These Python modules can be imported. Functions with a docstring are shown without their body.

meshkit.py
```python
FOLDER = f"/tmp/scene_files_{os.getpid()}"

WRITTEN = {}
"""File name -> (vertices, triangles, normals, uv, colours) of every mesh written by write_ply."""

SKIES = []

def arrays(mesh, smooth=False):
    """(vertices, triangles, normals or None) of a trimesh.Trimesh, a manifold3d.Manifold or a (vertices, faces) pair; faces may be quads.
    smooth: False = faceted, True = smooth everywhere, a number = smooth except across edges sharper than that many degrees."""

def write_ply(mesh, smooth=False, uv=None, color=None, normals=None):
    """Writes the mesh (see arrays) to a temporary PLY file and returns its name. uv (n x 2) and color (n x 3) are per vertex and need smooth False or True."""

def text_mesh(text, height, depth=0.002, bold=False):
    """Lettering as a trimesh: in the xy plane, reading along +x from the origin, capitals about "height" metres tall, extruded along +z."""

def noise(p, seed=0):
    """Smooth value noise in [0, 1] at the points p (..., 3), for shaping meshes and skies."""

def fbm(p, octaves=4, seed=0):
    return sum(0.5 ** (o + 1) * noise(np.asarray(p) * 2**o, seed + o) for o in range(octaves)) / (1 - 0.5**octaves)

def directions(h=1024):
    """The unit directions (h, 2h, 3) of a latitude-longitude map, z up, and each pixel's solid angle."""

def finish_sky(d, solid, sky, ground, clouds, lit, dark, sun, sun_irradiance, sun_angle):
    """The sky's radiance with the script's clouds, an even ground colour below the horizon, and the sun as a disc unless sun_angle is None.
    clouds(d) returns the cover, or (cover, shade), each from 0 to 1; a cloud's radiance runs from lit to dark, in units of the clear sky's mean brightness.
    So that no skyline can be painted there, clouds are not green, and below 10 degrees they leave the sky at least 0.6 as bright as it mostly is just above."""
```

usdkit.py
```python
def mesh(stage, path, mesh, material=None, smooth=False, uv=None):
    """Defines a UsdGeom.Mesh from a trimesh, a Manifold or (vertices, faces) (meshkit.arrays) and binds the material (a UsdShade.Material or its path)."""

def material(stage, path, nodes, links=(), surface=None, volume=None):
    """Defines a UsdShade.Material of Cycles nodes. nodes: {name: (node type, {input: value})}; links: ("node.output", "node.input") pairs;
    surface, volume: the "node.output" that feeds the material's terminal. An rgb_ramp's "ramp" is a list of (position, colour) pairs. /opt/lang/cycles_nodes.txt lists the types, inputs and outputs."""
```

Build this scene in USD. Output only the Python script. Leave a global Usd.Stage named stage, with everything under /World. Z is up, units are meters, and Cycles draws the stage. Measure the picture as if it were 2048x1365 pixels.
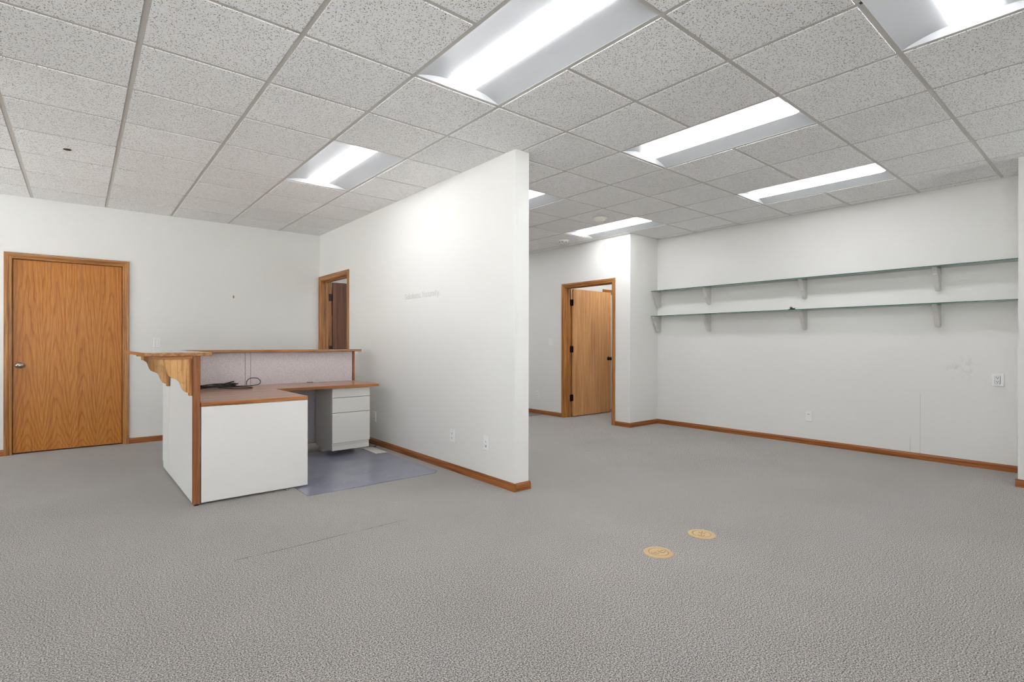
import math, random
import numpy as np
import trimesh
import shapely.geometry as sg
import manifold3d as m3
import meshkit, usdkit
from pxr import Usd, UsdGeom, UsdLux, UsdShade, Sdf, Gf

random.seed(7)
RNG = np.random.default_rng(7)
stage = Usd.Stage.CreateInMemory()
UsdGeom.SetStageUpAxis(stage, UsdGeom.Tokens.z)
UsdGeom.SetStageMetersPerUnit(stage, 1.0)
UsdGeom.Xform.Define(stage, '/World')

# ------------------------------------------------------------------ camera, sky, exposure
FPX, CX, CY, YAW, ROLL, CAM_H = 1043.78, 1028.35, 687.56, 0.69516, 0.0015, 1.154
cam = UsdGeom.Camera.Define(stage, '/World/camera')
cam.CreateHorizontalApertureAttr(36.0)
cam.CreateVerticalApertureAttr(36.0 * 1365 / 2048)
cam.CreateFocalLengthAttr(36.0 * FPX / 2048)
cam.CreateHorizontalApertureOffsetAttr(-(CX - 1024) / 2048 * 36)
cam.CreateVerticalApertureOffsetAttr((CY - 682.5) / 2048 * 36)
cam.CreateClippingRangeAttr(Gf.Vec2f(0.05, 200))
EXPOSURE = 0.32
cam.CreateExposureAttr(EXPOSURE)
_c, _s = math.cos(YAW), math.sin(YAW)
_r0, _u0, _b = np.array([_c, -_s, 0]), np.array([0, 0, 1.0]), -np.array([_s, _c, 0])
_r = math.cos(ROLL) * _r0 + math.sin(ROLL) * _u0
_u = -math.sin(ROLL) * _r0 + math.cos(ROLL) * _u0
cam.AddTransformOp().Set(Gf.Matrix4d(*_r, 0, *_u, 0, *_b, 0, 0, 0, CAM_H, 1))

SKY = 1.35
dome = UsdLux.DomeLight.Define(stage, '/World/sky')
dome.CreateIntensityAttr(SKY)
dome.CreateColorAttr(Gf.Vec3f(0.95, 0.98, 1.02))
sun = UsdLux.DistantLight.Define(stage, '/World/sun')
sun.CreateIntensityAttr(262000.0)
sun.CreateAngleAttr(0.53)
sun.CreateColorAttr(Gf.Vec3f(1.0, 0.99, 0.99))
sun.AddRotateXYZOp().Set(Gf.Vec3f(-18, 34, 0))   # high over the right-hand side of the building: lights the paving, does not enter
LENS = 14.5

# ------------------------------------------------------------------ helpers
USED = {}


def numbered(parent, name):
    k = (parent, name)
    n = USED.get(k, 0)
    USED[k] = n + 1
    return f'{parent}/{name}' if n == 0 else f'{parent}/{name}_{n:03d}'


def P(x):
    return x if isinstance(x, str) else str(x.GetPath())


def tag(prim, label=None, cat=None, group=None, kind=None):
    prim = prim.GetPrim() if hasattr(prim, 'GetPrim') else prim
    for k, v in (('label', label), ('category', cat), ('group', group), ('kind', kind)):
        if v:
            prim.SetCustomDataByKey(k, v)
    return prim


def obj(name, mesh, mat, parent='/World', label=None, cat=None, group=None, kind=None, smooth=False):
    m = usdkit.mesh(stage, numbered(P(parent), name), mesh, mat, smooth=smooth)
    return tag(m, label, cat, group, kind)


def thing(name, label, cat, loc=(0, 0, 0), rz=0, group=None, kind=None):
    x = UsdGeom.Xform.Define(stage, numbered('/World', name))
    if any(loc) or rz:
        x.AddTranslateOp().Set(Gf.Vec3d(*map(float, loc)))
        if rz:
            x.AddRotateZOp().Set(float(rz))
    return tag(x, label, cat, group, kind)


def copy_of(src, loc, rz, label, group=None):
    base = src.GetName()
    was = src.GetCustomData()
    x = thing(base, label, was['category'], loc, rz, group or was.get('group'))
    x.GetReferences().AddInternalReference(src.GetPath())
    x.SetInstanceable(True)
    return x


def box(x0, x1, y0, y1, z0, z1, b=0.0):
    xs, ys, zs = sorted((x0, x1)), sorted((y0, y1)), sorted((z0, z1))
    if b <= 0:
        m = trimesh.creation.box(extents=(xs[1] - xs[0], ys[1] - ys[0], zs[1] - zs[0]))
        m.apply_translation(((xs[0] + xs[1]) / 2, (ys[0] + ys[1]) / 2, (zs[0] + zs[1]) / 2))
        return m
    pts = []
    for i in (0, 1):
        for j in (0, 1):
            for k in (0, 1):
                p = np.array([xs[i], ys[j], zs[k]], float)
                d = np.array([1 - 2 * i, 1 - 2 * j, 1 - 2 * k]) * b
                for a in range(3):
                    q = p.copy()
                    for c in range(3):
                        if c != a:
                            q[c] += d[c]
                    pts.append(q)
    return trimesh.convex.convex_hull(np.array(pts))


def cat(*ms):
    return trimesh.util.concatenate([m for m in ms])


def to_man(m):
    return m3.Manifold(m3.Mesh(np.asarray(m.vertices, np.float32), np.asarray(m.faces, np.uint32)))


def minus(a, *bs):
    r = to_man(a)
    for b in bs:
        r = r - to_man(b)
    q = r.to_mesh()
    return trimesh.Trimesh(q.vert_properties[:, :3], q.tri_verts, process=False)


def ruled(ra, rb, closed2d):
    """Prism between two rings of 3-D points; closed2d is the outline used to triangulate the caps."""
    n = len(ra)
    v = np.vstack([ra, rb])
    f = []
    for i in range(n):
        j = (i + 1) % n
        f += [[i, j, n + j], [i, n + j, n + i]]
    tv, tf = trimesh.creation.triangulate_polygon(sg.Polygon(closed2d), engine='earcut')
    idx = [int(np.argmin(np.linalg.norm(np.asarray(closed2d) - p, axis=1))) for p in tv]
    for t in tf:
        a, b, c = (idx[k] for k in t)
        f += [[c, b, a], [n + a, n + b, n + c]]
    m = trimesh.Trimesh(v, f, process=False)
    trimesh.repair.fix_normals(m)
    return m


def extrude(poly, h):
    p = poly if isinstance(poly, sg.Polygon) else sg.Polygon(poly)
    return trimesh.creation.extrude_polygon(p, h, engine='earcut')


def extrude_y(pts_xz, y0, y1):
    """Outline in x, z pulled along y."""
    pts = np.asarray(pts_xz, float)
    a = np.c_[pts[:, 0], np.full(len(pts), y0), pts[:, 1]]
    b = np.c_[pts[:, 0], np.full(len(pts), y1), pts[:, 1]]
    return ruled(a, b, pts)


def lathe(prof, n=32):
    m = trimesh.creation.revolve(np.asarray(prof, float), sections=n)
    trimesh.repair.fix_normals(m)
    return m


def tube(pts, r, n=8, closed=False):
    p = np.asarray(pts, float)
    t = np.gradient(p, axis=0)
    t /= np.linalg.norm(t, axis=1, keepdims=True) + 1e-12
    u = np.cross(t[0], [0.3, 0.2, 1]); u /= np.linalg.norm(u)
    rings = []
    for i in range(len(p)):
        u = u - t[i] * (u @ t[i]); u /= np.linalg.norm(u)
        w = np.cross(t[i], u)
        a = np.arange(n) / n * 2 * np.pi
        rings.append(p[i] + r * (np.cos(a)[:, None] * u + np.sin(a)[:, None] * w))
    v = np.vstack(rings)
    f = []
    for i in range(len(p) - 1):
        for k in range(n):
            a, b = i * n + k, i * n + (k + 1) % n
            f += [[a, b, b + n], [a, b + n, a + n]]
    c0, c1 = len(v), len(v) + 1
    v = np.vstack([v, p[:1], p[-1:]])
    L = (len(p) - 1) * n
    for k in range(n):
        f += [[c0, (k + 1) % n, k], [c1, L + k, L + (k + 1) % n]]
    m = trimesh.Trimesh(v, f, process=False)
    trimesh.repair.fix_normals(m)
    return m


def spline(ctrl, n=80):
    from scipy.interpolate import CubicSpline
    c = np.asarray(ctrl, float)
    d = np.r_[0, np.cumsum(np.linalg.norm(np.diff(c, axis=0), axis=1))]
    return CubicSpline(d, c)(np.linspace(0, d[-1], n))


def rot(m, deg, axis=(0, 0, 1), point=None):
    m = m.copy()
    m.apply_transform(trimesh.transformations.rotation_matrix(math.radians(deg), axis, point))
    return m


def move(m, *d):
    m = m.copy(); m.apply_translation(d); return m


# ------------------------------------------------------------------ materials
def lin(r, g, b):
    f = lambda c: (c / 255 / 12.92) if c / 255 <= 0.04045 else ((c / 255 + 0.055) / 1.055) ** 2.4
    return (f(r), f(g), f(b))


def mat(name, nodes, links, surface='p.BSDF'):
    return usdkit.material(stage, f'/World/Looks/{name}', nodes, links, surface=surface)


def plain(name, col, rough=0.5, metallic=0.0, spec=0.5, bump=None, **kw):
    nodes = {'p': ('principled_bsdf', dict(base_color=col, roughness=rough, metallic=metallic, specular_ior_level=spec, **kw))}
    links = []
    if bump:
        sc, st, dist = bump
        nodes['tc'] = ('geometry', {})
        nodes['n'] = ('noise_texture', dict(scale=sc, detail=3, roughness=0.55))
        nodes['b'] = ('bump', dict(strength=st, distance=dist))
        links = [('tc.position', 'n.vector'), ('n.fac', 'b.height'), ('b.normal', 'p.normal')]
    return mat(name, nodes, links)


WALL = lin(231, 229, 225)
M = {}
M['wall'] = plain('wall_paint', WALL, 0.62, spec=0.3, bump=(130, 0.1, 0.004))
M['plastic'] = plain('white_plastic', lin(240, 240, 238), 0.3)
M['plastic_dark'] = plain('dark_slot', lin(30, 28, 26), 0.6)
M['plastic_grey'] = plain('grey_slot', lin(150, 150, 145), 0.6)
M['black'] = plain('black_rubber', lin(26, 25, 24), 0.5)
M['bronze'] = plain('dark_bronze', lin(48, 42, 38), 0.35, metallic=0.8)
M['nickel'] = plain('satin_nickel', lin(176, 168, 156), 0.22, metallic=1.0)
M['chrome'] = plain('bright_metal', lin(205, 208, 212), 0.2, metallic=1.0)
M['brass'] = plain('old_brass', lin(150, 146, 100), 0.35, metallic=0.7)
M['white_metal'] = plain('white_enamel', lin(192, 194, 196), 0.45)
M['tee'] = plain('tee_enamel', lin(200, 197, 191), 0.45)
M['laminate_white'] = plain('white_laminate', lin(238, 235, 231), 0.35)
M['cab_white'] = plain('pedestal_putty', lin(224, 221, 214), 0.35)
M['panel_white'] = plain('white_vinyl_panel', lin(226, 225, 222), 0.5, bump=(260, 0.15, 0.002))
M['cream'] = plain('cream_plastic', lin(240, 235, 222), 0.4)
M['vent'] = plain('register_enamel', lin(226, 223, 216), 0.4, metallic=0.2)
M['vent_dark'] = plain('register_shadow', lin(96, 94, 92), 0.5)
M['frame_dark'] = plain('window_frame', lin(92, 84, 76), 0.4)
M['vinyl'] = plain('dark_vinyl', lin(112, 110, 110), 0.45)
M['concrete'] = plain('concrete', lin(192, 192, 191), 0.8)
M['letter'] = plain('letter_vinyl', lin(210, 209, 205), 0.4)
M['rust'] = plain('dark_brown_fitting', lin(58, 52, 40), 0.5)

# lamp lens
M['lens'] = mat('lamp_lens', {'e': ('emission', dict(color=(0.985, 1.0, 1.03), strength=LENS))}, [], surface='e.emission')

# glass shelf: clear with green edges
M['glass_green'] = mat('green_glass', {
    'p': ('principled_bsdf', dict(base_color=(0.62, 0.86, 0.78), roughness=0.02, ior=1.5, transmission_weight=1.0)),
}, [])
M['glass_edge'] = plain('green_glass_edge', lin(74, 112, 100), 0.12)
M['glass_back'] = plain('pale_glass_edge', lin(150, 172, 164), 0.2)
M['glass_face'] = mat('clear_glass_face', {
    't': ('transparent_bsdf', dict(color=(0.94, 0.985, 0.965))),
    'g': ('glossy_bsdf', dict(color=(1, 1, 1), roughness=0.02)),
    'f': ('fresnel', dict(IOR=1.5)),
    'm': ('mix_closure', {})},
    [('f.fac', 'm.fac'), ('t.BSDF', 'm.closure1'), ('g.BSDF', 'm.closure2')], surface='m.closure')
M['acrylic'] = mat('clear_acrylic', {
    't': ('transparent_bsdf', dict(color=(1, 1, 1))),
    'p': ('principled_bsdf', dict(base_color=lin(236, 233, 227), roughness=0.12)),
    'm': ('mix_closure', dict(fac=0.54))},
    [('t.BSDF', 'm.closure1'), ('p.BSDF', 'm.closure2')], surface='m.closure')
M['pane'] = mat('window_pane', {
    't': ('transparent_bsdf', dict(color=(0.95, 0.97, 0.97))),
    'g': ('glossy_bsdf', dict(color=(1, 1, 1), roughness=0.0)),
    'f': ('fresnel', dict(IOR=1.45)),
    'm': ('mix_closure', {})},
    [('f.fac', 'm.fac'), ('t.BSDF', 'm.closure1'), ('g.BSDF', 'm.closure2')], surface='m.closure')


def tile_material():
    n = {
        'g': ('geometry', {}),
        'o': ('object_info', {}),
        # worm-like fissures and pin holes
        'n1': ('noise_texture', dict(scale=185, detail=1.0, roughness=0.5, distortion=0.3)),
        'r1': ('rgb_ramp', dict(ramp=[(0.0, (1, 1, 1)), (0.31, (1, 1, 1)), (0.37, (0, 0, 0)), (1, (0, 0, 0))])),
        'v': ('voronoi_texture', dict(scale=68, randomness=1.0)),
        'r2': ('rgb_ramp', dict(ramp=[(0.0, (1, 1, 1)), (0.16, (1, 1, 1)), (0.24, (0, 0, 0)), (1, (0, 0, 0))])),
        'mx': ('math', dict(math_type='maximum')),
        'tone': ('map_range', dict(from_min=0, from_max=1, to_min=0.96, to_max=1.03)),
        'c': ('mix_color', dict(blend_type='mix', a=lin(247, 246, 245), b=lin(132, 128, 123))),
        'hs': ('hsv', dict()),
        'b': ('bump', dict(strength=0.5, distance=0.003, invert=True)),
        'p': ('principled_bsdf', dict(roughness=0.85, specular_ior_level=0.2)),
    }
    l = [('g.position', 'n1.vector'), ('g.position', 'v.vector'), ('n1.fac', 'r1.fac'), ('v.distance', 'r2.fac'),
         ('r1.color', 'mx.value1'), ('r2.color', 'mx.value2'), ('mx.value', 'c.fac'), ('o.random', 'tone.value'),
         ('c.result', 'hs.color'), ('tone.result', 'hs.value'), ('hs.color', 'p.base_color'),
         ('mx.value', 'b.height'), ('b.normal', 'p.normal')]
    return mat('acoustic_tile', n, l)


M['tile'] = tile_material()


def carpet_material():
    n = {
        'g': ('geometry', {}),
        'n1': ('noise_texture', dict(scale=185, detail=2.0, roughness=0.65)),
        'r1': ('rgb_ramp', dict(ramp=[(0.0, lin(52, 49, 48)), (0.38, lin(80, 76, 74)), (0.49, lin(144, 139, 135)), (0.6, lin(198, 193, 188)), (1.0, lin(226, 221, 215))])),
        'n2': ('noise_texture', dict(scale=0.9, detail=4, roughness=0.6)),
        't2': ('map_range', dict(from_min=0.3, from_max=0.7, to_min=0.92, to_max=1.06)),
        'hs': ('hsv', {}),
        'n3': ('noise_texture', dict(scale=2.3, detail=2, roughness=0.5)),
        't3': ('map_range', dict(from_min=0.35, from_max=0.65, to_min=0.0, to_max=0.25, clamp=True)),
        'warm': ('mix_color', dict(blend_type='multiply', b=(1.0, 0.95, 0.9))),
        # the seam between two carpet widths
        'sx': ('separate_xyz', {}),
        'wob': ('noise_texture', dict(scale=6, detail=2)),
        'wobm': ('math', dict(math_type='multiply_add', value2=0.02, value3=-3.083)),
        'dy': ('math', dict(math_type='add')),
        'ady': ('math', dict(math_type='absolute')),
        'near': ('map_range', dict(from_min=0.001, from_max=0.005, to_min=1, to_max=0, clamp=True)),
        'x0': ('map_range', dict(from_min=0.6, from_max=0.66, to_min=0, to_max=1, clamp=True)),
        'x1': ('map_range', dict(from_min=1.55, from_max=1.75, to_min=1, to_max=0, clamp=True)),
        'brk': ('noise_texture', dict(scale=7, detail=1)),
        'brm': ('map_range', dict(from_min=0.38, from_max=0.5, to_min=0, to_max=1, clamp=True)),
        'ma': ('math', dict(math_type='multiply')), 'mb': ('math', dict(math_type='multiply')), 'mc': ('math', dict(math_type='multiply')),
        'seam': ('mix_color', dict(blend_type='mix', b=lin(78, 68, 60))),
        'b': ('bump', dict(strength=0.3, distance=0.003)),
        'p': ('principled_bsdf', dict(roughness=0.95, specular_ior_level=0.1, sheen_weight=0.15, sheen_roughness=0.6)),
    }
    l = [('g.position', 'n1.vector'), ('g.position', 'n2.vector'), ('g.position', 'n3.vector'), ('n1.fac', 'r1.fac'), ('n2.fac', 't2.value'),
         ('r1.color', 'hs.color'), ('t2.result', 'hs.value'), ('hs.color', 'warm.a'), ('n3.fac', 't3.value'), ('t3.result', 'warm.fac'),
         ('g.position', 'sx.vector'), ('g.position', 'wob.vector'), ('wob.fac', 'wobm.value1'), ('sx.y', 'dy.value1'), ('wobm.value', 'dy.value2'),
         ('dy.value', 'ady.value1'), ('ady.value', 'near.value'), ('sx.x', 'x0.value'), ('sx.x', 'x1.value'), ('g.position', 'brk.vector'), ('brk.fac', 'brm.value'),
         ('near.result', 'ma.value1'), ('x0.result', 'ma.value2'), ('ma.value', 'mb.value1'), ('x1.result', 'mb.value2'), ('mb.value', 'mc.value1'), ('brm.result', 'mc.value2'),
         ('warm.result', 'seam.a'), ('mc.value', 'seam.fac'), ('seam.result', 'p.base_color'), ('n1.fac', 'b.height'), ('b.normal', 'p.normal')]
    return mat('loop_carpet', n, l)


M['carpet'] = carpet_material()


def oak(name, axis, dark, mid, light, rough=0.32, freq=1.0, mottle=0.0, coat=0.0, fine=1.0):
    """Straight-grained oak, the grain running along axis (0, 1, 2)."""
    s = [46.0 * freq] * 3; s[axis] = 1.6 * freq
    s2 = [330.0 * fine] * 3; s2[axis] = 9.0
    n = {
        'g': ('geometry', {}),
        'm1': ('mapping', dict(scale=tuple(s))), 'm2': ('mapping', dict(scale=tuple(s2))),
        'n1': ('noise_texture', dict(scale=1.0, detail=4, roughness=0.6, distortion=0.6)),
        'n2': ('noise_texture', dict(scale=1.0, detail=2, roughness=0.5)),
        'r': ('rgb_ramp', dict(ramp=[(0.0, dark), (0.33, dark), (0.5, mid), (0.68, light), (1, light)])),
        'r2': ('map_range', dict(from_min=0.3, from_max=0.55, to_min=0.35, to_max=0.0, clamp=True)),
        'c': ('mix_color', dict(blend_type='mix', b=dark)),
        'p': ('principled_bsdf', dict(roughness=rough, coat_weight=coat, coat_roughness=0.06)),
    }
    l = [('g.position', 'm1.vector'), ('m1.vector', 'n1.vector'), ('n1.fac', 'r.fac'), ('g.position', 'm2.vector'), ('m2.vector', 'n2.vector'),
         ('n2.fac', 'r2.value'), ('r.color', 'c.a'), ('r2.result', 'c.fac'), ('c.result', 'p.base_color')]
    if mottle:
        n['n3'] = ('noise_texture', dict(scale=38, detail=2, roughness=0.55))
        n['r3'] = ('map_range', dict(from_min=0.3, from_max=0.42, to_min=mottle, to_max=0, clamp=True))
        n['c2'] = ('mix_color', dict(blend_type='mix', b=dark))
        l = [x for x in l if x[1] != 'p.base_color'] + [('g.position', 'n3.vector'), ('n3.fac', 'r3.value'), ('c.result', 'c2.a'), ('r3.result', 'c2.fac'), ('c2.result', 'p.base_color')]
    return mat(name, n, l)


def oak_cathedral(name, x_centre, leaf, dark, mid, light):
    """Book-matched rotary oak veneer: arched figure repeated leaf by leaf along x, grain along z."""
    n = {
        'g': ('geometry', {}), 's': ('separate_xyz', {}),
        'sh': ('math', dict(math_type='add', value2=-x_centre + 20 * leaf)),
        'pp': ('math', dict(math_type='pingpong', value2=leaf)),
        'ce': ('math', dict(math_type='add', value2=-leaf * 0.47)),
        'wn': ('mapping', dict(scale=(7, 7, 1.5))), 'wo': ('noise_texture', dict(scale=1.0, detail=3, roughness=0.5)),
        'wob': ('math', dict(math_type='multiply_add', value2=0.07, value3=-0.035)),
        'ax': ('math', dict(math_type='add')),
        'sq': ('math', dict(math_type='multiply')),
        'sq2': ('math', dict(math_type='add', value2=0.00012)),
        'pw': ('math', dict(math_type='power', value2=0.62)),
        'kx': ('math', dict(math_type='multiply', value2=50.0)),
        'zz': ('math', dict(math_type='add', value2=0.16)),
        'zp': ('math', dict(math_type='logarithm', value2=2.71828)),
        'zk': ('math', dict(math_type='multiply', value2=2.9)),
        'su': ('math', dict(math_type='add')),
        'ir': ('noise_texture', dict(scale=2.2, detail=2)),
        'irm': ('math', dict(math_type='multiply', value2=1.5)),
        'su2': ('math', dict(math_type='add')),
        'fr': ('math', dict(math_type='fraction')),
        'rr': ('rgb_ramp', dict(ramp=[(0.0, mid), (0.35, light), (0.74, mid), (0.9, dark), (0.95, dark), (1.0, mid)])),
        'm2': ('mapping', dict(scale=(300, 300, 7))), 'n2': ('noise_texture', dict(scale=1.0, detail=2)),
        'r2': ('map_range', dict(from_min=0.32, from_max=0.56, to_min=0.5, to_max=0.0, clamp=True)),
        'm3': ('mapping', dict(scale=(60, 60, 1.1))), 'n3': ('noise_texture', dict(scale=1.0, detail=3)),
        'r3': ('rgb_ramp', dict(ramp=[(0.0, dark), (0.36, mid), (0.6, light), (1, light)])),
        'c0': ('mix_color', dict(blend_type='mix', fac=0.55)),
        'c': ('mix_color', dict(blend_type='mix', b=dark)),
        'p': ('principled_bsdf', dict(roughness=0.36, specular_ior_level=0.3)),
    }
    l = [('g.position', 's.vector'), ('s.x', 'sh.value1'), ('sh.value', 'pp.value1'), ('pp.value', 'ce.value1'),
         ('g.position', 'wn.vector'), ('wn.vector', 'wo.vector'), ('wo.fac', 'wob.value1'), ('ce.value', 'ax.value1'), ('wob.value', 'ax.value2'),
         ('ax.value', 'sq.value1'), ('ax.value', 'sq.value2'), ('sq.value', 'sq2.value1'), ('sq2.value', 'pw.value1'), ('pw.value', 'kx.value1'),
         ('s.z', 'zz.value1'), ('zz.value', 'zp.value1'), ('zp.value', 'zk.value1'), ('kx.value', 'su.value1'), ('zk.value', 'su.value2'),
         ('wn.vector', 'ir.vector'), ('ir.fac', 'irm.value1'), ('su.value', 'su2.value1'), ('irm.value', 'su2.value2'), ('su2.value', 'fr.value1'), ('fr.value', 'rr.fac'),
         ('g.position', 'm2.vector'), ('m2.vector', 'n2.vector'), ('n2.fac', 'r2.value'),
         ('g.position', 'm3.vector'), ('m3.vector', 'n3.vector'), ('n3.fac', 'r3.fac'),
         ('rr.color', 'c0.a'), ('r3.color', 'c0.b'), ('c0.result', 'c.a'), ('r2.result', 'c.fac'), ('c.result', 'p.base_color')]
    return mat(name, n, l)


TRIM = (lin(126, 76, 34), lin(170, 112, 54), lin(196, 140, 78))
BASE = (lin(118, 64, 26), lin(156, 92, 42), lin(174, 108, 54))
for ax, nm in enumerate('xyz'):
    M['trim_' + nm] = oak('oak_trim_' + nm, ax, *TRIM)
    M['base_' + nm] = oak('oak_base_' + nm, ax, *BASE)
    M['bar_' + nm] = oak('oak_bar_' + nm, ax, lin(128, 80, 42), lin(176, 122, 74), lin(198, 146, 96), rough=0.1, coat=1.0)
    M['edge_' + nm] = oak('oak_edge_' + nm, ax, lin(134, 80, 40), lin(178, 114, 62), lin(196, 134, 80), rough=0.3)
M['door_cathedral'] = oak_cathedral('oak_door_veneer', -0.073, 0.2245, lin(138, 72, 22), lin(188, 116, 44), lin(204, 138, 62))
M['door_light'] = oak('oak_door_light', 2, lin(190, 134, 84), lin(212, 158, 104), lin(224, 172, 120), rough=0.3, freq=0.8)
M['door_dark'] = oak('oak_door_dark', 2, lin(74, 36, 16), lin(104, 56, 26), lin(122, 70, 36), rough=0.3, freq=0.8)
M['post'] = oak('oak_post', 2, lin(118, 68, 38), lin(152, 94, 56), lin(172, 112, 72), freq=1.2)
M['pine'] = oak('pine_corbel', 2, lin(158, 102, 52), lin(222, 168, 106), lin(234, 184, 124), mottle=0.35)
M['desk_top'] = oak('desk_laminate', 0, lin(146, 104, 80), lin(168, 124, 98), lin(182, 140, 114), rough=0.22, freq=0.7)


def fabric_material(name, a, b, rough=0.9):
    n = {'g': ('geometry', {}), 'm': ('mapping', dict(scale=(420, 420, 90))), 'n': ('noise_texture', dict(scale=1, detail=2, roughness=0.6)),
         'm2': ('mapping', dict(scale=(90, 90, 420))), 'n2': ('noise_texture', dict(scale=1, detail=2, roughness=0.6)),
         'av': ('math', dict(math_type='add')), 'hv': ('math', dict(math_type='multiply', value2=0.5)),
         'r': ('rgb_ramp', dict(ramp=[(0, a), (0.36, a), (0.64, b), (1, b)])),
         'b': ('bump', dict(strength=0.3, distance=0.001)),
         'p': ('principled_bsdf', dict(roughness=rough, specular_ior_level=0.15))}
    l = [('g.position', 'm.vector'), ('m.vector', 'n.vector'), ('g.position', 'm2.vector'), ('m2.vector', 'n2.vector'), ('n.fac', 'av.value1'), ('n2.fac', 'av.value2'),
         ('av.value', 'hv.value1'), ('hv.value', 'r.fac'), ('r.color', 'p.base_color'), ('hv.value', 'b.height'), ('b.normal', 'p.normal')]
    return mat(name, n, l)


M['fabric'] = fabric_material('grey_lilac_fabric', lin(186, 176, 177), lin(230, 222, 222))


def mat_material():
    n = {'g': ('geometry', {}), 'n': ('noise_texture', dict(scale=260, detail=2)), 'n2': ('noise_texture', dict(scale=3.2, detail=3)),
         'r': ('map_range', dict(from_min=0.35, from_max=0.65, to_min=0.17, to_max=0.21, clamp=True)),
         'sp': ('noise_texture', dict(scale=34, detail=1)), 'spr': ('map_range', dict(from_min=0.72, from_max=0.76, to_min=0, to_max=0.5, clamp=True)),
         'c': ('mix_color', dict(blend_type='mix', a=lin(138, 139, 156), b=lin(205, 205, 208))),
         'b': ('bump', dict(strength=0.08, distance=0.002)),
         'p': ('principled_bsdf', dict(specular_ior_level=0.6))}
    l = [('g.position', 'n.vector'), ('g.position', 'n2.vector'), ('n2.fac', 'r.value'), ('r.result', 'p.roughness'), ('g.position', 'sp.vector'), ('sp.fac', 'spr.value'),
         ('spr.result', 'c.fac'), ('c.result', 'p.base_color'), ('n.fac', 'b.height'), ('b.normal', 'p.normal')]
    return mat('vinyl_chair_mat', n, l)


M['mat'] = mat_material()


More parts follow.
